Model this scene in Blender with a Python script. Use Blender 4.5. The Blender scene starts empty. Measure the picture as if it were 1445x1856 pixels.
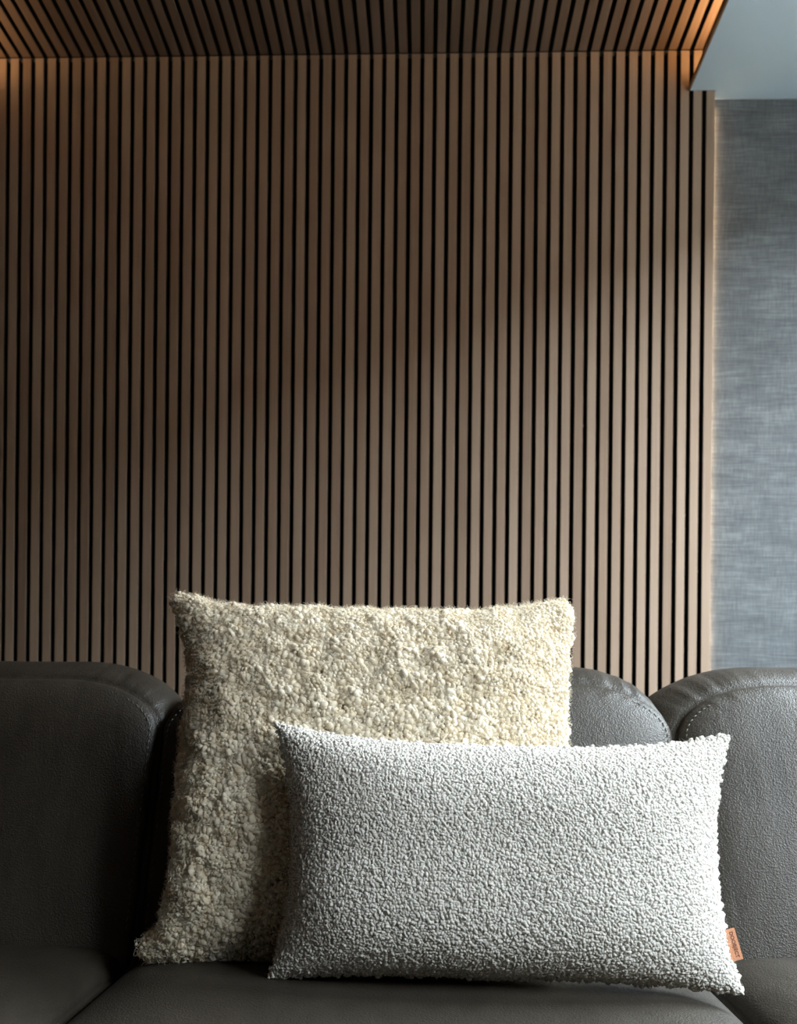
import bpy, bmesh, math
import numpy as np
from mathutils import Vector, Matrix, noise

sc = bpy.context.scene
R = math.radians
rng = np.random.default_rng(7)

# ------------------------------------------------------------------ camera
cam_d = bpy.data.cameras.new('camera')
cam = bpy.data.objects.new('camera', cam_d)
sc.collection.objects.link(cam)
sc.camera = cam
F = 1650.0                                    # focal length in pixels of the 1445 x 1856 frame
cam_d.sensor_fit = 'VERTICAL'
cam_d.sensor_height = 36.0
cam_d.lens = F / 1856 * 36.0
cam_d.shift_y = (1294 - 928) / 1856
cam_d.clip_start = 0.05
cam.location = (0, 0, 0.78)
YAW = math.atan(49.5 / F)
cam.rotation_euler = (Matrix.Rotation(YAW, 4, 'Z') @ Matrix.Rotation(R(90), 4, 'X') @ Matrix.Rotation(R(0.57), 4, 'Z')).to_euler()
cam_d.dof.use_dof = True
cam_d.dof.focus_distance = 1.16
cam_d.dof.aperture_fstop = 6.5

# ------------------------------------------------------------------ world, light, exposure
sc.view_settings.view_transform = 'Standard'
sc.view_settings.look = 'None'
sc.view_settings.gamma = 1.0
sc.view_settings.use_curve_mapping = False
sc.view_settings.exposure = 0.0
world = bpy.data.worlds.new('world')
sc.world = world
world.use_nodes = True
bg = world.node_tree.nodes['Background']
bg.inputs[0].default_value = (0.81, 0.92, 1.0, 1)        # even, slightly blue overcast sky
bg.inputs[1].default_value = 57.0

WIN_X = 1.52                                  # plane of the window wall on the right
WINDOWS = [(-0.52, 0.60, 1.02, 2.10), (1.00, 2.08, 1.34, 2.45)]     # y0, y1, z0, z1
for (y0, y1, z0, z1) in WINDOWS:              # portals: the sky itself is the light, these only guide its sampling
    ld = bpy.data.lights.new('window_portal', 'AREA')
    ld.shape = 'RECTANGLE'
    ld.size = y1 - y0
    ld.size_y = z1 - z0
    ld.cycles.is_portal = True
    lo = bpy.data.objects.new('window_portal', ld)
    sc.collection.objects.link(lo)
    lo.location = (WIN_X + 0.055, (y0 + y1) / 2, (z0 + z1) / 2)
    lo.rotation_euler = (R(90), 0, R(90))     # opens towards -X

sc.cycles.adaptive_threshold = 0.05
sc.cycles.max_bounces = 4
sc.cycles.diffuse_bounces = 3
sc.cycles.glossy_bounces = 2
sc.cycles.caustics_reflective = False
sc.cycles.caustics_refractive = False

# ------------------------------------------------------------------ materials
def new_mat(name):
    m = bpy.data.materials.new(name)
    m.use_nodes = True
    nt = m.node_tree
    b = nt.nodes['Principled BSDF']
    return m, nt, b

def N(nt, typ, **kw):
    n = nt.nodes.new(typ)
    for k, v in kw.items():
        setattr(n, k, v)
    return n

def setin(n, **kw):
    for k, v in kw.items():
        n.inputs[k.replace('_', ' ')].default_value = v

def ramp(nt, src, stops):
    r = N(nt, 'ShaderNodeValToRGB')
    e = r.color_ramp.elements
    while len(e) < len(stops):
        e.new(0.5)
    for i, (p, c) in enumerate(stops):
        e[i].position = p
        e[i].color = (*c, 1)
    nt.links.new(src, r.inputs[0])
    return r.outputs[0]

def mapped(nt, scale, coord='Object'):
    tc = N(nt, 'ShaderNodeTexCoord')
    mp = N(nt, 'ShaderNodeMapping')
    mp.inputs['Scale'].default_value = scale
    nt.links.new(tc.outputs[coord], mp.inputs[0])
    return mp.outputs[0], tc

def wood_mat(name, axis, tone=1.0):
    """brown stained slat wood, grain along the given axis, tone different from slat to slat"""
    m, nt, b = new_mat(name)
    sca = [260, 260, 260]
    sca[axis] = 3.0
    info = N(nt, 'ShaderNodeObjectInfo')
    tc = N(nt, 'ShaderNodeTexCoord')
    add = N(nt, 'ShaderNodeVectorMath', operation='ADD')
    mul = N(nt, 'ShaderNodeVectorMath', operation='SCALE')
    comb = N(nt, 'ShaderNodeCombineXYZ')
    for i in range(3):
        nt.links.new(info.outputs['Random'], comb.inputs[i])
    nt.links.new(comb.outputs[0], mul.inputs[0])
    mul.inputs['Scale'].default_value = 37.0
    nt.links.new(tc.outputs['Object'], add.inputs[0])
    nt.links.new(mul.outputs[0], add.inputs[1])
    mp = N(nt, 'ShaderNodeMapping')
    mp.inputs['Scale'].default_value = sca
    nt.links.new(add.outputs[0], mp.inputs[0])
    n1 = N(nt, 'ShaderNodeTexNoise')
    setin(n1, Scale=1.0, Detail=4.0, Roughness=0.6)
    nt.links.new(mp.outputs[0], n1.inputs['Vector'])
    n2 = N(nt, 'ShaderNodeTexNoise')
    setin(n2, Scale=2.4, Detail=2.0)
    nt.links.new(add.outputs[0], n2.inputs['Vector'])
    mix = N(nt, 'ShaderNodeMath', operation='MULTIPLY_ADD')
    nt.links.new(n1.outputs[0], mix.inputs[0])
    mix.inputs[1].default_value = 0.42
    half = N(nt, 'ShaderNodeMath', operation='MULTIPLY')
    nt.links.new(n2.outputs[0], half.inputs[0])
    half.inputs[1].default_value = 0.32
    nt.links.new(half.outputs[0], mix.inputs[2])
    rnd = N(nt, 'ShaderNodeMath', operation='MULTIPLY_ADD')
    nt.links.new(info.outputs['Random'], rnd.inputs[0])
    rnd.inputs[1].default_value = 0.30
    nt.links.new(mix.outputs[0], rnd.inputs[2])
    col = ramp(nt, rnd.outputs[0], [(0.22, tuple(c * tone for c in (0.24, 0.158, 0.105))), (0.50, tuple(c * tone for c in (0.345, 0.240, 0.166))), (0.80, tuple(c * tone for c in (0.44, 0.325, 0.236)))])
    nt.links.new(col, b.inputs['Base Color'])
    b.inputs['Roughness'].default_value = 0.62
    b.inputs['Specular IOR Level'].default_value = 0.3
    bp = N(nt, 'ShaderNodeBump')
    setin(bp, Strength=0.25, Distance=0.0006)
    nt.links.new(n1.outputs[0], bp.inputs['Height'])
    nt.links.new(bp.outputs[0], b.inputs['Normal'])
    return m

def plain_mat(name, col, rough=0.7, scale=20.0, amt=0.10, bump=0.0):
    m, nt, b = new_mat(name)
    v, _ = mapped(nt, (1, 1, 1))
    n = N(nt, 'ShaderNodeTexNoise')
    setin(n, Scale=scale, Detail=4.0)
    nt.links.new(v, n.inputs['Vector'])
    lo_ = tuple(c * (1 - amt) for c in col)
    hi_ = tuple(min(1, c * (1 + amt)) for c in col)
    nt.links.new(ramp(nt, n.outputs[0], [(0.3, lo_), (0.7, hi_)]), b.inputs['Base Color'])
    b.inputs['Roughness'].default_value = rough
    if bump:
        bp = N(nt, 'ShaderNodeBump')
        setin(bp, Strength=bump, Distance=0.002)
        nt.links.new(n.outputs[0], bp.inputs['Height'])
        nt.links.new(bp.outputs[0], b.inputs['Normal'])
    return m

def emit_mat(name, col, strength):
    m, nt, b = new_mat(name)
    b.inputs['Base Color'].default_value = (0.8, 0.7, 0.5, 1)
    b.inputs['Emission Color'].default_value = (*col, 1)
    b.inputs['Emission Strength'].default_value = strength
    return m

def linen_mat():
    """blue-grey woven wall covering: slubby horizontal threads crossed by fine vertical ones"""
    m, nt, b = new_mat('linen_wall_covering')
    outs = []
    for sca, sc_, det in (((14, 1, 330), 1.0, 5.0), ((330, 1, 30), 1.0, 2.0), ((9, 1, 22), 1.0, 3.0)):
        v, _ = mapped(nt, sca)
        n = N(nt, 'ShaderNodeTexNoise')
        setin(n, Scale=sc_, Detail=det, Roughness=0.55)
        nt.links.new(v, n.inputs['Vector'])
        outs.append(n.outputs[0])
    a1 = N(nt, 'ShaderNodeMath', operation='MULTIPLY_ADD')
    nt.links.new(outs[0], a1.inputs[0]); a1.inputs[1].default_value = 0.46
    s2 = N(nt, 'ShaderNodeMath', operation='MULTIPLY')
    nt.links.new(outs[1], s2.inputs[0]); s2.inputs[1].default_value = 0.26
    nt.links.new(s2.outputs[0], a1.inputs[2])
    a2 = N(nt, 'ShaderNodeMath', operation='MULTIPLY_ADD')
    nt.links.new(outs[2], a2.inputs[0]); a2.inputs[1].default_value = 0.34
    nt.links.new(a1.outputs[0], a2.inputs[2])
    col = ramp(nt, a2.outputs[0], [(0.36, (0.070, 0.076, 0.079)), (0.53, (0.118, 0.126, 0.129)), (0.72, (0.215, 0.224, 0.222))])
    nt.links.new(col, b.inputs['Base Color'])
    b.inputs['Roughness'].default_value = 0.85
    bp = N(nt, 'ShaderNodeBump')
    setin(bp, Strength=0.5, Distance=0.001)
    nt.links.new(a1.outputs[0], bp.inputs['Height'])
    nt.links.new(bp.outputs[0], b.inputs['Normal'])
    return m

def leather_mat():
    m, nt, b = new_mat('dark_leather')
    tc = N(nt, 'ShaderNodeTexCoord')
    v1 = N(nt, 'ShaderNodeTexVoronoi')
    setin(v1, Scale=420.0, Randomness=1.0)
    nt.links.new(tc.outputs['Object'], v1.inputs['Vector'])
    n1 = N(nt, 'ShaderNodeTexNoise')
    setin(n1, Scale=240.0, Detail=3.0)
    nt.links.new(tc.outputs['Object'], n1.inputs['Vector'])
    mp = N(nt, 'ShaderNodeMapping')
    mp.inputs['Scale'].default_value = (26, 12, 7)
    mp.inputs['Rotation'].default_value = (0, R(18), 0)
    nt.links.new(tc.outputs['Object'], mp.inputs[0])
    n2 = N(nt, 'ShaderNodeTexNoise')
    setin(n2, Scale=1.0, Detail=3.0, Distortion=0.6)
    nt.links.new(mp.outputs[0], n2.inputs['Vector'])
    col = ramp(nt, n2.outputs[0], [(0.3, (0.031, 0.0255, 0.0185)), (0.7, (0.043, 0.0355, 0.026))])
    nt.links.new(col, b.inputs['Base Color'])
    rr = N(nt, 'ShaderNodeMapRange')
    setin(rr, To_Min=0.40, To_Max=0.54)
    nt.links.new(n1.outputs[0], rr.inputs['Value'])
    nt.links.new(rr.outputs[0], b.inputs['Roughness'])
    b.inputs['Specular IOR Level'].default_value = 0.42
    hs = N(nt, 'ShaderNodeMath', operation='MULTIPLY_ADD')
    nt.links.new(n1.outputs[0], hs.inputs[0]); hs.inputs[1].default_value = 0.8
    nt.links.new(v1.outputs['Distance'], hs.inputs[2])
    bp = N(nt, 'ShaderNodeBump')
    setin(bp, Strength=0.45, Distance=0.0014)
    nt.links.new(hs.outputs[0], bp.inputs['Height'])
    bp2 = N(nt, 'ShaderNodeBump')
    setin(bp2, Strength=0.22, Distance=0.006)
    nt.links.new(n2.outputs[0], bp2.inputs['Height'])
    nt.links.new(bp.outputs[0], bp2.inputs['Normal'])
    nt.links.new(bp2.outputs[0], b.inputs['Normal'])
    return m

def fibre_mat(name, c0, c1, scale, sheen=0.25, fine=900.0, sss=0.0, srad=0.005):
    m, nt, b = new_mat(name)
    tc = N(nt, 'ShaderNodeTexCoord')
    n = N(nt, 'ShaderNodeTexNoise')
    setin(n, Scale=scale, Detail=4.0, Roughness=0.65)
    nt.links.new(tc.outputs['Object'], n.inputs['Vector'])
    nt.links.new(ramp(nt, n.outputs[0], [(0.30, c0), (0.68, c1)]), b.inputs['Base Color'])
    b.inputs['Roughness'].default_value = 0.9
    b.inputs['Subsurface Weight'].default_value = sss
    b.inputs['Subsurface Radius'].default_value = (1.0, 0.8, 0.55)
    b.inputs['Subsurface Scale'].default_value = srad
    b.inputs['Specular IOR Level'].default_value = 0.15
    b.inputs['Sheen Weight'].default_value = sheen
    b.inputs['Sheen Roughness'].default_value = 0.5
    n3 = N(nt, 'ShaderNodeTexNoise')
    setin(n3, Scale=fine, Detail=2.0)
    nt.links.new(tc.outputs['Object'], n3.inputs['Vector'])
    bp = N(nt, 'ShaderNodeBump')
    setin(bp, Strength=0.5, Distance=0.0008)
    nt.links.new(n3.outputs[0], bp.inputs['Height'])
    nt.links.new(bp.outputs[0], b.inputs['Normal'])
    return m

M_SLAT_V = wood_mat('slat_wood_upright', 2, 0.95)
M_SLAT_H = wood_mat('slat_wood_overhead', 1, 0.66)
M_FELT = plain_mat('black_felt', (0.010, 0.010, 0.010), 0.95, 300, 0.3)
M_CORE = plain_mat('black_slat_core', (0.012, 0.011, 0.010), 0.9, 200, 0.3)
M_LINEN = linen_mat()
M_CEIL = plain_mat('painted_ceiling', (0.72, 0.88, 0.96), 0.8, 6, 0.02)
M_ROOM = plain_mat('painted_wall', (0.05, 0.042, 0.035), 0.85, 5, 0.04)
M_FLOOR = plain_mat('dark_floor', (0.06, 0.045, 0.033), 0.5, 8, 0.2)
M_GROUND = plain_mat('pale_paving', (0.26, 0.26, 0.25), 0.9, 0.5, 0.1)
M_BLOCKER = plain_mat('sky_blocker_dark', (0.13, 0.105, 0.085), 0.9, 3.0, 0.2)  # dark colour of the added sky blocker outside the windows
M_LIP = plain_mat('tan_edge_wood', (0.30, 0.19, 0.12), 0.6, 40, 0.15)
M_FRAME = plain_mat('window_frame_paint', (0.55, 0.56, 0.57), 0.5, 30, 0.03)
M_LEATHER = leather_mat()
M_THREAD = plain_mat('grey_thread', (0.20, 0.195, 0.18), 0.7, 600, 0.2)
M_BLACK = plain_mat('black_metal', (0.02, 0.02, 0.02), 0.4, 60, 0.1)
M_WOOL = fibre_mat('cream_wool', (0.80, 0.67, 0.47), (0.95, 0.875, 0.725), 55.0)
M_BOUCLE = fibre_mat('light_boucle', (0.70, 0.66, 0.60), (0.83, 0.80, 0.745), 260.0, 0.15, 1500.0)
M_TAG = plain_mat('tan_leather_tag', (0.55, 0.235, 0.115), 0.55, 500, 0.12, 0.15)
M_INK = plain_mat('dark_stamp', (0.09, 0.025, 0.012), 0.7, 400, 0.1)
M_LED = emit_mat('warm_led', (1.0, 0.58, 0.28), 120.0)
M_LED_SIDE = emit_mat('soft_warm_led', (1.0, 0.66, 0.38), 70.0)

mg, nt, b = new_mat('window_glass')
for n in list(nt.nodes):
    if n.type != 'OUTPUT_MATERIAL':
        nt.nodes.remove(n)
t_ = N(nt, 'ShaderNodeBsdfTransparent')
g_ = N(nt, 'ShaderNodeBsdfGlossy')
g_.inputs['Roughness'].default_value = 0.02
x_ = N(nt, 'ShaderNodeMixShader')
x_.inputs[0].default_value = 0.06
nt.links.new(t_.outputs[0], x_.inputs[1])
nt.links.new(g_.outputs[0], x_.inputs[2])
nt.links.new(x_.outputs[0], nt.nodes['Material Output'].inputs[0])
M_GLASS = mg

# ------------------------------------------------------------------ helpers
def link(o, parent=None):
    sc.collection.objects.link(o)
    if parent is not None:
        o.parent = parent
    return o

def tag(o, label=None, cat=None, group=None, kind=None):
    for k, v in (('label', label), ('category', cat), ('group', group), ('kind', kind)):
        if v:
            o[k] = v
    return o

def empty(name, loc=(0, 0, 0)):
    o = bpy.data.objects.new(name, None)
    o.location = loc
    o.empty_display_size = 0.05
    return link(o)

def mesh_obj(name, verts, faces, mat, parent=None, smooth=False):
    me = bpy.data.meshes.new(name)
    me.from_pydata([tuple(v) for v in verts], [], faces)
    me.update()
    if smooth:
        me.polygons.foreach_set('use_smooth', np.ones(len(me.polygons), dtype=bool))
    if mat:
        me.materials.append(mat)
    return link(bpy.data.objects.new(name, me), parent)

def tri_obj(name, V, T, mat, parent=None):
    """big triangle soup from arrays"""
    me = bpy.data.meshes.new(name)
    me.vertices.add(len(V))
    me.vertices.foreach_set('co', np.ascontiguousarray(V, dtype=np.float32).ravel())
    nt_ = len(T)
    me.loops.add(nt_ * 3)
    me.loops.foreach_set('vertex_index', np.ascontiguousarray(T, dtype=np.int32).ravel())
    me.polygons.add(nt_)
    me.polygons.foreach_set('loop_start', np.arange(0, nt_ * 3, 3, dtype=np.int32))
    me.polygons.foreach_set('use_smooth', np.ones(nt_, dtype=bool))
    me.update(calc_edges=True)
    me.validate()
    me.materials.append(mat)
    return link(bpy.data.objects.new(name, me), parent)

def box_data(boxes):
    vs, fs = [], []
    for (x0, x1, y0, y1, z0, z1) in boxes:
        k = len(vs)
        vs += [(x0, y0, z0), (x1, y0, z0), (x1, y1, z0), (x0, y1, z0), (x0, y0, z1), (x1, y0, z1), (x1, y1, z1), (x0, y1, z1)]
        fs += [tuple(k + i for i in q) for q in ((0, 3, 2, 1), (4, 5, 6, 7), (0, 1, 5, 4), (1, 2, 6, 5), (2, 3, 7, 6), (3, 0, 4, 7))]
    return vs, fs

def boxes(name, bl, mat, parent=None, bevel=0.0):
    o = mesh_obj(name, *box_data(bl), mat, parent)
    if bevel:
        bm = bmesh.new()
        bm.from_mesh(o.data)
        bmesh.ops.bevel(bm, geom=bm.edges[:], offset=bevel, segments=2, affect='EDGES', clamp_overlap=True)
        bm.to_mesh(o.data)
        bm.free()
    return o

# ------------------------------------------------------------------ room shell
WALL_Y = 2.615
XL, XR, YB = -2.7, WIN_X, -2.4
TRAY_Z, CEIL_Z = 2.652, 2.537
LIP_R, LIP_L = 0.720, -1.285
REC_R, REC_L = 0.872, -1.44
TRAY_Y0 = -1.0
PITCH, SLAT_W, SLAT_T = 0.036, 0.024, 0.025
SLAT_F = 2.578                                # front face of the upright slats

tag(boxes('floor', [(XL, XR, YB, WALL_Y, -0.1, 0.0)], M_FLOOR), kind='structure')
tag(boxes('wall_back', [(XL, XR + 0.05, WALL_Y, WALL_Y + 0.12, -0.1, 2.85)], M_LINEN), kind='structure')
tag(boxes('wall_left', [(XL - 0.12, XL, YB, WALL_Y, -0.1, 2.85)], M_ROOM), kind='structure')
tag(boxes('wall_front', [(XL, XR + 0.05, YB - 0.12, YB, -0.1, 2.85)], M_ROOM), kind='structure')
tag(boxes('ground_outside', [(XR + 0.3, XR + 80, -60, 60, -0.6, -0.5)], M_GROUND), kind='structure')
tag(boxes('sky_blocker_outside', [(4.5, 5.0, -40, 40, -0.5, 3.5)], M_BLOCKER), kind='structure')     # unseen, added opposite the windows to block low sky light
wb, prev = [], YB
for (y0, y1, z0, z1) in WINDOWS:
    wb += [(XR, XR + 0.05, prev, y0, -0.1, 2.85), (XR, XR + 0.05, y0, y1, -0.1, z0), (XR, XR + 0.05, y0, y1, z1, 2.85)]
    prev = y1
wb.append((XR, XR + 0.05, prev, WALL_Y, -0.1, 2.85))
tag(boxes('wall_right', wb, M_ROOM), kind='structure')
for i, (y0, y1, z0, z1) in enumerate(WINDOWS):
    fr = 0.018
    win = tag(boxes('window_%d' % (i + 1), [(XR + 0.005, XR + 0.045, y0, y1, z0, z0 + fr), (XR + 0.005, XR + 0.045, y0, y1, z1 - fr, z1),
                    (XR + 0.005, XR + 0.045, y0, y0 + fr, z0 + fr, z1 - fr), (XR + 0.005, XR + 0.045, y1 - fr, y1, z0 + fr, z1 - fr)], M_FRAME), kind='structure')
    boxes('pane', [(XR + 0.025, XR + 0.031, y0 + fr, y1 - fr, z0 + fr, z1 - fr)], M_GLASS, win)

# painted ceiling around a recessed tray; a thin shelf (lip) at each side of the tray hides the light strips
lip_t = 0.012
ceil = tag(boxes('ceiling', [
    (LIP_R + 0.004, 0.7962, TRAY_Y0, SLAT_F - 0.001, CEIL_Z, CEIL_Z + lip_t),
    (0.7962, REC_R, TRAY_Y0, WALL_Y, CEIL_Z, CEIL_Z + lip_t),
    (REC_R, XR, TRAY_Y0, WALL_Y, CEIL_Z, 2.85),
    (REC_L, LIP_L - 0.004, TRAY_Y0, SLAT_F - 0.001, CEIL_Z, CEIL_Z + lip_t),
    (XL, REC_L, TRAY_Y0, WALL_Y, CEIL_Z, 2.85),
    (XL, XR, YB, TRAY_Y0, CEIL_Z, 2.85),
    (REC_L, REC_R, TRAY_Y0, WALL_Y, 2.70, 2.85)], M_CEIL), kind='structure')
tag(boxes('trim_1', [(LIP_R, LIP_R + 0.004, TRAY_Y0, SLAT_F - 0.001, CEIL_Z - 0.001, CEIL_Z + lip_t + 0.001)], M_LIP), kind='structure')
tag(boxes('trim_2', [(LIP_L - 0.004, LIP_L, TRAY_Y0, SLAT_F - 0.001, CEIL_Z - 0.001, CEIL_Z + lip_t + 0.001)], M_LIP), kind='structure')

# ------------------------------------------------------------------ slat panels
def slat_mesh(name, L, mat, axis):
    """chamfered bar; local x across, length along z (axis 2) or y (axis 1); face towards -y / -z"""
    w, t, c = SLAT_W / 2, SLAT_T, 0.0010
    prof = [(-w, t), (-w, c), (-w + c, 0), (w - c, 0), (w, c), (w, t)]
    vs = []
    for l in (0, L):
        for (a, d) in prof:
            vs.append((a, d, l) if axis == 2 else (a, l, d))
    n = len(prof)
    fs = [(i, (i + 1) % n, n + (i + 1) % n, n + i) for i in range(n)] + [tuple(range(n))[::-1], tuple(range(n, 2 * n))]
    if axis == 1:
        fs = [f[::-1] for f in fs]
    me = bpy.data.meshes.new(name)
    me.from_pydata(vs, [], fs)
    me.update()
    me.materials.append(mat)
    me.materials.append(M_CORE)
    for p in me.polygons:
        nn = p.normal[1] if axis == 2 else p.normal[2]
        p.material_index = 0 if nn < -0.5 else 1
    return me

GAP0 = -1.2162
wp = tag(boxes('slat_wall_panel', [(-1.44, 0.782, SLAT_F + SLAT_T, WALL_Y - 0.0005, 0.002, 2.655)], M_FELT),
         'tall wall panel of narrow upright brown wooden slats behind the sofa', 'wall panel')
me_v = slat_mesh('slat', 2.648, M_SLAT_V, 2)
for k in range(-6, 56):
    o = bpy.data.objects.new('slat', me_v)
    link(o, wp)
    o.location = (GAP0 + (k + 0.5) * PITCH, SLAT_F, 0.002)
cp = tag(boxes('slat_ceiling_panel', [(REC_L, REC_R, TRAY_Y0, WALL_Y, TRAY_Z + SLAT_T, 2.70)], M_FELT),
         'overhead panel of dark brown wooden slats recessed in the ceiling', 'ceiling panel')
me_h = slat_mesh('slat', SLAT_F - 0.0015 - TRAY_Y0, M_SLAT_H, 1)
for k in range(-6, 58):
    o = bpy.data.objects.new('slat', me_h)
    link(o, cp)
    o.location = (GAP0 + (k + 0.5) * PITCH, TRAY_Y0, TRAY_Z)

# light strips hidden above the lips and behind the panel's right edge
def led(name, bl, mat, label, face):
    o = tag(boxes(name, bl, mat), label, 'light strip')
    o.data.materials.append(M_FRAME)                 # only the diode side of the tape gives light
    for p in o.data.polygons:
        p.material_index = 0 if p.normal.dot(Vector(face)) > 0.9 else 1
    return o
led('led_strip', [(LIP_R + 0.055, LIP_R + 0.065, TRAY_Y0 + 0.05, SLAT_F - 0.06, CEIL_Z + lip_t, CEIL_Z + lip_t + 0.006)], M_LED,
    'warm light strip hidden above the ceiling edge on the right', (0, 0, 1))
led('led_strip', [(LIP_L - 0.065, LIP_L - 0.055, TRAY_Y0 + 0.05, SLAT_F - 0.06, CEIL_Z + lip_t, CEIL_Z + lip_t + 0.006)], M_LED,
    'warm light strip hidden above the ceiling edge on the left', (0, 0, 1))
led('led_strip', [(0.7835, 0.7932, SLAT_F + SLAT_T + 0.0005, SLAT_F + SLAT_T + 0.003, 0.1, CEIL_Z - 0.03)], M_LED_SIDE,
    'upright warm light strip behind the right edge of the slat wall panel', (0, 1, 0))

# ------------------------------------------------------------------ sofa
def rounded_outline(hw, v0, v1, rt, rb, n, rx):
    """closed outline sampled evenly; returns points (u,v), outward normals, corner weights"""
    segs = []
    def line(a, b): segs.append(('l', a, b))
    def arc(c, r, a0, a1, r2=None): segs.append(('a', c, r, a0, a1, r2 or r))
    line((-hw, v0 + rb), (-hw, v1 - rt)); arc((-hw + rx, v1 - rt), rx, 180, 90, rt)
    line((-hw + rx, v1), (hw - rx, v1)); arc((hw - rx, v1 - rt), rx, 90, 0, rt)
    line((hw, v1 - rt), (hw, v0 + rb)); arc((hw - rb, v0 + rb), rb, 0, -90)
    line((hw - rb, v0), (-hw + rb, v0)); arc((-hw + rb, v0 + rb), rb, -90, -180)
    P, W = [], []
    for s in segs:
        if s[0] == 'l':
            for t in np.linspace(0, 1, 60, endpoint=False):
                P.append((s[1][0] + (s[2][0] - s[1][0]) * t, s[1][1] + (s[2][1] - s[1][1]) * t)); W.append(0)
        else:
            for t in np.linspace(0, 1, 60, endpoint=False):
                a = R(s[3] + (s[4] - s[3]) * t)
                P.append((s[1][0] + s[2] * math.cos(a), s[1][1] + s[5] * math.sin(a))); W.append(math.sin(math.pi * t))
    P = np.array(P); W = np.array(W)
    Pc = np.vstack([P, P[:1]]); Wc = np.append(W, W[0])
    d = np.append(0, np.cumsum(np.linalg.norm(np.diff(Pc, axis=0), axis=1)))
    s = np.linspace(0, d[-1], n, endpoint=False)
    Q = np.stack([np.interp(s, d, Pc[:, 0]), np.interp(s, d, Pc[:, 1])], 1)
    Wq = np.interp(s, d, Wc)
    tan = np.roll(Q, -1, 0) - np.roll(Q, 1, 0)
    tan /= np.linalg.norm(tan, axis=1)[:, None]
    nrm = np.stack([-tan[:, 1], tan[:, 0]], 1)     # outline runs clockwise: the outside is to the left
    return Q, nrm, Wq, s, d[-1]

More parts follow.
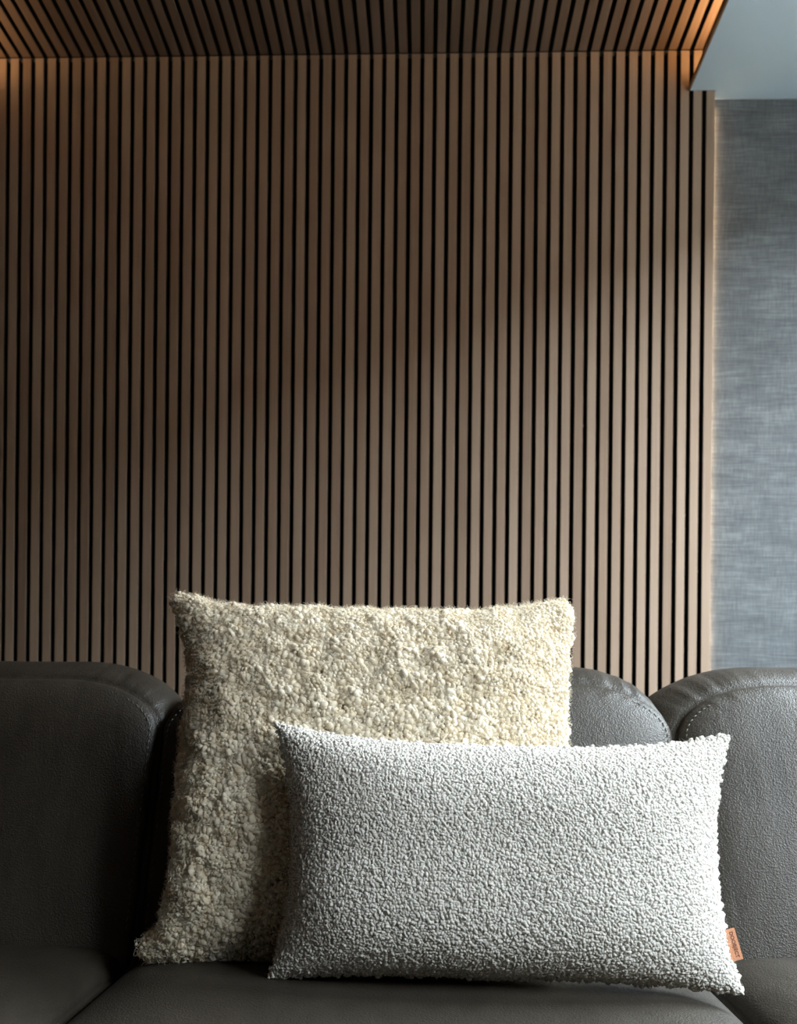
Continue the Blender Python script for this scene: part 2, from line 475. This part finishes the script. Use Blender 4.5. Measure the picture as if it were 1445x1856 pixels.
def boxed_cushion(name, parent, hw, v0, v1, rt, rb, frame, puff, band, side_f, wrinkle, n=520, seed=0, stitch=True, pw=5.0, rx=None):
    Q, nrm, W, S, per = rounded_outline(hw, v0, v1, rt, rb, n, rx or rt)
    c = np.array([0.0, (v0 + v1) / 2])
    verts = []
    rs = np.concatenate([np.linspace(0.03, 0.80, 14), np.linspace(0.83, 0.965, 12), np.linspace(0.972, 1.0, 7)])
    wr = np.array([noise.noise((s * 62.0, seed * 7.3, 0.0)) + 0.5 * noise.noise((s * 130.0, seed * 3.1, 4.0)) for s in S])
    top = np.clip((Q[:, 1] - c[1]) / (v1 - c[1]), 0, 1)
    wmask = W * top
    wmask = np.maximum(wmask, np.convolve(np.concatenate([wmask[-20:], wmask, wmask[:20]]), np.ones(41) / 41, 'valid')) + 0.06
    slow = np.array([noise.noise((s * 7.0, seed * 5.0, 9.0)) for s in S])
    rings = []
    for r in rs:
        p = c + (Q - c) * r
        sag = np.zeros(n)
        dep = -puff * (1 - r ** pw) ** 0.55
        edge = math.exp(-((1 - r) / 0.05) ** 2) * min(1.0, (1 - r) / 0.006)
        dd = dep + wrinkle * wr * wmask * edge * 0.45
        dd = dd + 0.0022 * np.array([noise.noise((q[0] * 6 + seed, q[1] * 6, 2.0)) for q in p]) * min(1, (1 - r) * 8)
        rings.append((p, np.broadcast_to(dd, (n,)).copy()))
    rings.append((Q + nrm * -0.0012, np.full(n, 0.0065)))        # the sewn groove
    for (o, dpt) in band:
        e2 = math.exp(-(dpt / 0.055) ** 2) if dpt > 0 else 1
        off = wrinkle * wr * wmask * e2 + 0.0025 * slow * min(1, dpt / 0.05)
        rings.append((Q + nrm * off[:, None] + np.stack([nrm[:, 0] * o * np.where(nrm[:, 0] < 0, side_f[0], side_f[1]), nrm[:, 1] * o], 1), np.full(n, dpt)))
    nr = len(rings)
    V = np.zeros((nr * n + 2, 3))
    for i, (p, d) in enumerate(rings):
        V[i * n:(i + 1) * n] = frame(p[:, 0], p[:, 1], d)
    V[-2] = frame(np.array([c[0]]), np.array([c[1]]), np.array([-puff]))[0]
    V[-1] = frame(np.array([c[0]]), np.array([c[1]]), np.array([band[-1][1]]))[0]
    F_ = []
    for i in range(nr - 1):
        a = i * n; b_ = a + n
        for j in range(n):
            k = (j + 1) % n
            F_.append((a + j, b_ + j, b_ + k, a + k))
    for j in range(n):
        k = (j + 1) % n
        F_.append((nr * n, j, k))
        F_.append(((nr - 1) * n + j, nr * n + 1, (nr - 1) * n + k))
    o = mesh_obj(name, V, F_, M_LEATHER, parent, smooth=True)
    bm = bmesh.new(); bm.from_mesh(o.data)
    bmesh.ops.recalc_face_normals(bm, faces=bm.faces[:])
    bm.to_mesh(o.data); bm.free()
    if stitch:
        # a row of thread dashes just inside the groove
        m = int(per / 0.0105)
        sv, sf = [], []
        r = 0.978
        def surf(s):
            q = np.array([np.interp(s % per, S, Q[:, 0]), np.interp(s % per, S, Q[:, 1])])
            nn = np.array([np.interp(s % per, S, nrm[:, 0]), np.interp(s % per, S, nrm[:, 1])])
            q = q - nn * 0.0085
            return q
        for i in range(m):
            s0 = per * i / m
            a, b2 = surf(s0), surf(s0 + 0.0070)
            if max(a[1], b2[1]) < v0 + 0.10:
                continue
            rr = 1 - 0.0085 / 0.39
            dep = -puff * (1 - rr ** pw) ** 0.55 - 0.0004
            t = (b2 - a) / np.linalg.norm(b2 - a)
            pn = np.array([-t[1], t[0]])
            a2, b3 = a + pn * 0.0009, b2 - pn * 0.0009
            k = len(sv)
            for (p, d) in ((a2 - pn * 0.0008, dep + .0006), (a2, dep - 0.0009), (a2 + pn * 0.0008, dep + .0006),
                           (b3 - pn * 0.0008, dep + .0006), (b3, dep - 0.0009), (b3 + pn * 0.0008, dep + .0006)):
                sv.append(frame(np.array([p[0]]), np.array([p[1]]), np.array([d]))[0])
            sf += [(k, k + 1, k + 4, k + 3), (k + 1, k + 2, k + 5, k + 4), (k + 2, k, k + 3, k + 5), (k, k + 2, k + 1), (k + 3, k + 4, k + 5)]
        tag(mesh_obj('stitching', sv, sf, M_THREAD, o, smooth=True), kind='stuff')
    return o

sofa = tag(empty('sofa', (-0.0125, 1.15, 0)), 'dark grey-brown leather sofa with stitched back cushions in front of the slat wall', 'sofa')
SO = np.array([-0.0125, 1.15, 0.0])
JL, JR = -0.430, 0.398
HALF = (JR - JL) / 2
mods = [(JL - HALF, 1), ((JL + JR) / 2, 2), (JR + HALF, 3)]
SEAT_Z = 0.405
back_band = [(0.006, 0.006), (0.017, 0.016), (0.029, 0.034), (0.038, 0.058), (0.043, 0.088), (0.043, 0.115), (0.037, 0.145),
             (0.024, 0.172), (0.004, 0.190), (-0.03, 0.20), (-0.08, 0.203), (-0.15, 0.203)]
seat_band = [(0.005, 0.005), (0.010, 0.014), (0.013, 0.03), (0.014, 0.06), (0.013, 0.10), (0.010, 0.125), (0.002, 0.14), (-0.02, 0.145), (-0.1, 0.145)]
LEAN = 0.36
for cx, sd in mods:
    def bframe(u, v, d, cx=cx):
        return np.stack([cx + u - SO[0], 1.315 + LEAN * (v - 0.43) + 0.034 + d - SO[1], v + 0 * d - LEAN * 0.25 * d], 1)
    boxed_cushion('back_cushion', sofa, HALF - 0.006, 0.36, 0.832, 0.085, 0.06, bframe, 0.036, back_band, {1: (0.4, 0.6), 2: (0.1, 0.1), 3: (1.5, 0.4)}[sd], 0.0036, seed=sd, rx=0.165, n=820)
    def sframe(u, v, d, cx=cx):
        return np.stack([cx + u - SO[0], v - SO[1], SEAT_Z - d], 1)
    boxed_cushion('seat_cushion', sofa, HALF - 0.012, 0.60, 1.36, 0.05, 0.06, sframe, 0.042, seat_band, (0.8, 0.8), 0.0010, seed=sd + 5, stitch=False, pw=7.0, n=360)
x0, x1 = mods[0][0] - HALF, mods[2][0] + HALF
def rel(bl):
    return [(a - SO[0], b_ - SO[0], c - SO[1], d - SO[1], e, f) for (a, b_, c, d, e, f) in bl]
boxes('base', rel([(x0, x1, 0.64, 1.52, 0.12, 0.262)]), M_LEATHER, sofa, 0.012)
boxes('back_frame', rel([(x0 + 0.01, x1 - 0.01, 1.52, 1.60, 0.12, 0.60)]), M_LEATHER, sofa, 0.015)
for lx in (x0 + 0.1, x1 - 0.1, -0.4, 0.4):
    for ly in (0.72, 1.5):
        boxes('leg', rel([(lx - 0.02, lx + 0.02, ly - 0.02, ly + 0.02, 0.0, 0.122)]), M_BLACK, sofa, 0.003)

# ------------------------------------------------------------------ pillows
def icosphere(sub):
    bm = bmesh.new()
    bmesh.ops.create_icosphere(bm, subdivisions=sub, radius=1.0)
    bm.verts.ensure_lookup_table()
    V = np.array([v.co[:] for v in bm.verts])
    T = np.array([[v.index for v in f.verts] for f in bm.faces])
    bm.free()
    return V, T
ICO = {1: icosphere(1), 2: icosphere(2)}

class Pillow:
    """knife-edge pillow on four corner points; sides drawn in between the corners, filling in front and behind"""
    def __init__(self, corners, pull, Tf, Tb, ex, lump=0.004, seed=0.0, pe=(2.2, 3.0, 1.0), rnd=0.0):
        self.pe, self.rnd = pe, rnd
        self.c = [np.array(p, float) for p in corners]   # BL, BR, TL, TR
        self.pull, self.Tf, self.Tb, self.ex, self.lump, self.seed = pull, Tf, Tb, ex, lump, seed
        ax = (self.c[1] - self.c[0]) + (self.c[3] - self.c[2])
        ay = (self.c[2] - self.c[0]) + (self.c[3] - self.c[1])
        self.ax = ax / np.linalg.norm(ax)
        n = np.cross(ax, ay); self.n = n / np.linalg.norm(n)      # towards the viewer
        if self.n[1] > 0: self.n = -self.n
        self.ay = np.cross(self.n, self.ax); 
        if self.ay[2] < 0: self.ay = -self.ay
    def at(self, u, v, side):
        u = np.asarray(u, float); v = np.asarray(v, float)
        a, b_ = (u + 1) / 2, (v + 1) / 2
        c = self.c
        P = (np.outer((1 - a) * (1 - b_), c[0]) + np.outer(a * (1 - b_), c[1]) + np.outer((1 - a) * b_, c[2]) + np.outer(a * b_, c[3]))
        pl, pr, pb, pt = self.pull
        # sides pulled in
        dx = (1 - np.abs(v) ** np.where(v < 0, self.pe[0] * self.pe[2], self.pe[0])) * (np.where(u < 0, pl, -pr) * np.abs(u) ** 3)
        dz = (1 - np.abs(u) ** self.pe[1]) * (np.where(v < 0, pb, -pt) * np.abs(v) ** 3)
        P = P + np.outer(dx, self.ax) + np.outer(dz, self.ay)
        k = np.clip(np.abs(u) + np.abs(v) - 1.78, 0, 1) ** 1.5 / 0.22 ** 1.5 * self.rnd      # blunt corners
        P = P - np.outer(k * np.sign(u), self.ax) - np.outer(k * np.sign(v), self.ay)
        g = np.clip(1 - np.abs(u) ** self.ex, 0, 1) ** 0.58 * np.clip(1 - np.abs(v) ** self.ex, 0, 1) ** 0.62
        lum = np.array([noise.noise((x * 2.1 + self.seed, y * 2.1, side * 3.0)) for x, y in zip(u.ravel(), v.ravel())])
        t = g * (self.Tf if side > 0 else self.Tb) + lum * self.lump * np.minimum(1, g * 2)
        return P + np.outer(t * side, self.n)
    def grid(self, nu, nv):
        us = np.sin(np.linspace(-1, 1, nu) * math.pi / 2) * 0.35 + np.linspace(-1, 1, nu) * 0.65
        vs = np.sin(np.linspace(-1, 1, nv) * math.pi / 2) * 0.35 + np.linspace(-1, 1, nv) * 0.65
        U, Vv = np.meshgrid(us, vs)
        return U, Vv
    def body(self, name, mat, nu, nv, origin, parent=None):
        U, Vv = self.grid(nu, nv)
        A = self.at(U.ravel(), Vv.ravel(), 1); B = self.at(U.ravel(), Vv.ravel(), -1)
        n = nu * nv
        V = np.vstack([A, B]) - origin
        F_ = []
        for j in range(nv - 1):
            for i in range(nu - 1):
                q = (j * nu + i, j * nu + i + 1, (j + 1) * nu + i + 1, (j + 1) * nu + i)
                F_.append(q)
                F_.append(tuple(n + k for k in q[::-1]))
        o = mesh_obj(name, V, F_, mat, parent, smooth=True)
        bm = bmesh.new(); bm.from_mesh(o.data)
        bmesh.ops.remove_doubles(bm, verts=bm.verts[:], dist=0.0002)
        bmesh.ops.recalc_face_normals(bm, faces=bm.faces[:])
        bm.to_mesh(o.data); bm.free()
        return o
    def scatter(self, spacing, side, rng, jit=0.42):
        """even jittered points over one side, with normals and tangents"""
        W = np.linalg.norm(self.c[1] - self.c[0]); H = np.linalg.norm(self.c[2] - self.c[0])
        nu, nv = int(W * 1.06 / spacing), int(H * 1.10 / (spacing * 0.87))
        u, v = np.meshgrid(np.linspace(-1, 1, nu), np.linspace(-1, 1, nv))
        u = u + ((np.arange(nv) % 2) * (1.0 / nu))[:, None]
        u = u.ravel() + rng.uniform(-jit, jit, nu * nv) * 2 / nu
        v = v.ravel() + rng.uniform(-jit, jit, nu * nv) * 2 / nv
        # thicker near the borders, where the surface turns away
        u = np.clip(u, -1, 1); v = np.clip(v, -1, 1)
        e = 0.004
        P = self.at(u, v, side)
        ui = np.clip(u, -1 + e, 1 - e); vi = np.clip(v, -1 + e, 1 - e)
        Du = self.at(ui + e, vi, side) - self.at(ui - e, vi, side)
        Dv = self.at(ui, vi + e, side) - self.at(ui, vi - e, side)
        n = np.cross(Du, Dv) * side
        n /= np.linalg.norm(n, axis=1)[:, None] + 1e-12
        flip = np.sign(n @ self.n) * side
        n *= np.where(flip == 0, 1, flip)[:, None]
        t = Du / (np.linalg.norm(Du, axis=1)[:, None] + 1e-12)
        return P, n, t, u, v

def nubs(P, n, t, size, sub, rng, stretch=(1.0, 1.7), flat=0.85, lump=0.18, sink=0.25):
    """little knots of yarn: one lumpy ellipsoid at every point"""
    IV, IT = ICO[sub]
    m = len(P)
    ang = rng.uniform(0, math.pi, m)
    b_ = np.cross(n, t)
    a1 = t * np.cos(ang)[:, None] + b_ * np.sin(ang)[:, None]
    tilt = rng.normal(0, 0.35, m)[:, None]
    a1 = a1 + n * tilt
    a1 /= np.linalg.norm(a1, axis=1)[:, None]
    a2 = np.cross(n, a1); a2 /= np.linalg.norm(a2, axis=1)[:, None]
    a3 = np.cross(a1, a2)
    st = rng.uniform(*stretch, m)
    sx, sy, sz = size * st ** 0.6, size / st ** 0.5, size * flat * rng.uniform(0.8, 1.2, m)
    k = len(IV)
    rad = 1 + rng.normal(0, lump, (m, k))
    V = (P + n * (size * (1 - sink) * rng.uniform(0.55, 1.2, m))[:, None])[:, None, :] \
        + (IV[None, :, 0] * rad * sx[:, None])[:, :, None] * a1[:, None, :] \
        + (IV[None, :, 1] * rad * sy[:, None])[:, :, None] * a2[:, None, :] \
        + (IV[None, :, 2] * rad * sz[:, None])[:, :, None] * a3[:, None, :]
    T = IT[None] + (np.arange(m) * k)[:, None, None]
    return V.reshape(-1, 3), T.reshape(-1, 3)

def merge(parts):
    Vs, Ts, o = [], [], 0
    for V, T in parts:
        Vs.append(V); Ts.append(T + o); o += len(V)
    return np.vstack(Vs), np.vstack(Ts)

def fuzz(name, P, n, length, curl, radius, mat, parent, origin, rng, npt=5):
    """short free fibres as render curves"""
    m = len(P)
    hc = bpy.data.hair_curves.new(name)
    hc.add_curves([npt] * m)
    d = n + rng.normal(0, 0.45, (m, 3))
    d /= np.linalg.norm(d, axis=1)[:, None]
    side = np.cross(d, rng.normal(0, 1, (m, 3))); side /= np.linalg.norm(side, axis=1)[:, None]
    up2 = np.cross(d, side)
    ph = rng.uniform(0, 6.28, m)
    L = length * rng.uniform(0.5, 1.25, m)
    pos = np.zeros((m, npt, 3))
    for i in range(npt):
        f = i / (npt - 1)
        a = ph + f * 4.2
        pos[:, i] = P + d * (L * f)[:, None] + (side * np.cos(a)[:, None] + up2 * np.sin(a)[:, None]) * (curl * L * f)[:, None] - origin
    hc.attributes['position'].data.foreach_set('vector', pos.astype(np.float32).ravel())
    ra = hc.attributes.get('radius') or hc.attributes.new('radius', 'FLOAT', 'POINT')
    ra.data.foreach_set('value', np.tile(np.linspace(radius, radius * 0.35, npt), m).astype(np.float32))
    hc.materials.append(mat)
    o = bpy.data.objects.new(name, hc)
    return tag(link(o, parent), kind='stuff')

# --- the large cream curly sheepskin cushion leaning on the sofa back
cream_c = [(-0.410, 1.235, 0.437), (0.208, 1.235, 0.440), (-0.410, 1.405, 0.972), (0.227, 1.405, 0.967)]
cr = Pillow(cream_c, (0.066, 0.024, 0.006, 0.050), 0.094, 0.066, 3.3, 0.007, 3.0, (4.5, 4.5, 1.9), 0.020)
co = np.array([-0.10, 1.235, 0.44])
cream = tag(empty('sheepskin_cushion', co), 'large square cream curly sheepskin cushion leaning on the sofa back', 'cushion')
cr.body('cover', M_WOOL, 70, 70, co, cream)
parts = []
P, n, t, u, v = cr.scatter(0.0066, 1, rng)
big = np.array([noise.noise((a * 9, b_ * 9, 1.0)) for a, b_ in zip(u, v)])
soft = np.clip((u - 0.45) / 0.4, 0, 1) * 0.8                       # the pile on the right is brushed smooth
P = P + n * (0.004 + 0.0055 * big * (1 - soft))[:, None]
keep = rng.uniform(0, 1, len(P)) > 0.07
parts.append(nubs((P - co)[keep], n[keep], t[keep], (0.0051 * rng.uniform(0.68, 1.30, len(P)) * (1 - 0.3 * soft))[keep], 2, rng, (1.0, 1.6), 1.0, 0.09, 0.3))
P2, n2, t2, u2, v2 = cr.scatter(0.0058, 1, rng)
big2 = np.array([noise.noise((a * 9, b_ * 9, 1.0)) for a, b_ in zip(u2, v2)])
P2 = P2 + n2 * (0.0075 + 0.0055 * big2)[:, None]
parts.append(nubs(P2 - co, n2, t2, 0.0030 * rng.uniform(0.7, 1.3, len(P2)), 1, rng, (1.0, 1.6), 1.0, 0.06, 0.1))
Pb, nb, tb, ub, vb = cr.scatter(0.0095, -1, rng)
parts.append(nubs(Pb + nb * 0.004 - co, nb, tb, 0.0068 * rng.uniform(0.7, 1.3, len(Pb)), 1, rng, (1.0, 1.6), 1.0, 0.12, 0.2))
tag(tri_obj('wool_curls', *merge(parts), M_WOOL, cream), kind='stuff')
Pf, nf, tf, uf, vf = cr.scatter(0.0030, 1, rng, 0.6)
bf = np.array([noise.noise((a * 9, b_ * 9, 1.0)) for a, b_ in zip(uf, vf)])
kp = rng.uniform(0, 1, len(Pf)) < 0.70 + 0.3 * np.clip(np.maximum(np.abs(vf), np.where(uf > 0, uf * 1.25, -uf)) * 2.2 - 1.2, 0, 1)
Pf, nf, bf = Pf[kp], nf[kp], bf[kp]
fuzz('wool_fibres', Pf + nf * (0.0085 + 0.0045 * bf)[:, None], nf, 0.0090, 0.45, 0.00032, M_WOOL, cream, co, rng)

# --- the pale boucle lumbar pillow in front of it
lum_c = [(-0.192, 1.133, 0.449), (0.382, 1.103, 0.450), (-0.197, 1.193, 0.766), (0.382, 1.163, 0.756)]
lp = Pillow(lum_c, (0.026, 0.024, 0.010, 0.024), 0.078, 0.048, 3.1, 0.003, 8.0)
lo_ = np.array([0.09, 1.115, 0.445])
lum = tag(empty('lumbar_pillow', lo_), 'pale grey-white rectangular boucle pillow with a small tan tag, in front of the cream cushion', 'pillow')
lp.body('cover', M_BOUCLE, 80, 50, lo_, lum)
parts = []
P, n, t, u, v = lp.scatter(0.0038, 1, rng)
parts.append(nubs(P - lo_, n, t, 0.00235 * rng.uniform(0.75, 1.2, len(P)), 2, rng, (1.0, 1.9), 0.8, 0.05, 0.65))
Pb, nb, tb, ub, vb = lp.scatter(0.0066, -1, rng)
parts.append(nubs(Pb - lo_, nb, tb, 0.0038 * rng.uniform(0.7, 1.3, len(Pb)), 1, rng, (1.0, 1.8), 0.9, 0.05, 0.4))
tag(tri_obj('boucle_loops', *merge(parts), M_BOUCLE, lum), kind='stuff')
Pf, nf, tf, uf, vf = lp.scatter(0.0062, 1, rng, 0.6)
fuzz('loose_fibres', Pf + nf * 0.0015, nf, 0.0055, 0.5, 0.00010, M_BOUCLE, lum, lo_, rng)

# --- tan leather tag sewn into the pillow's right seam
TA = np.array([0.3742, 1.1085, 0.5265]); TB = np.array([0.3835, 1.1025, 0.4905])   # outer edge, top to bottom
along = (TB - TA) / np.linalg.norm(TB - TA)
nrm_ = np.array([0.10, -1.0, 0.10]); nrm_ -= along * (nrm_ @ along); nrm_ /= np.linalg.norm(nrm_)
inw = np.cross(along, nrm_)
if inw[0] > 0: inw = -inw
TL_, TW_, TT_ = np.linalg.norm(TB - TA), 0.019, 0.0016
tm = Matrix(((along[0], -inw[0], nrm_[0]), (along[1], -inw[1], nrm_[1]), (along[2], -inw[2], nrm_[2])))
origin = TA + inw * TW_
tg = boxes('tag', [(0, TL_, 0, TW_, -TT_, 0)], M_TAG, lum, 0.0004)
tg.matrix_local = Matrix.Translation(Vector(origin - lo_)) @ tm.to_4x4()
fc = bpy.data.curves.new('lettering', 'FONT')
fc.body = 'DOOBJECT'
fc.size = 0.0062
fc.align_x = 'CENTER'
fc.align_y = 'BOTTOM'
fc.extrude = 0.00008
fc.offset = 0.00010
fo_ = bpy.data.objects.new('lettering_source', fc)
sc.collection.objects.link(fo_)
bpy.context.view_layer.update()
tme = bpy.data.meshes.new_from_object(fo_.evaluated_get(bpy.context.evaluated_depsgraph_get()))
bpy.data.objects.remove(fo_)
tme.name = 'lettering'
tme.materials.clear(); tme.materials.append(M_INK)
tx = bpy.data.objects.new('lettering', tme)
link(tx, tg)
tx.location = (TL_ / 2, 0.0098, 0.0001)
tx['label'] = 'dark stamped capital letters'
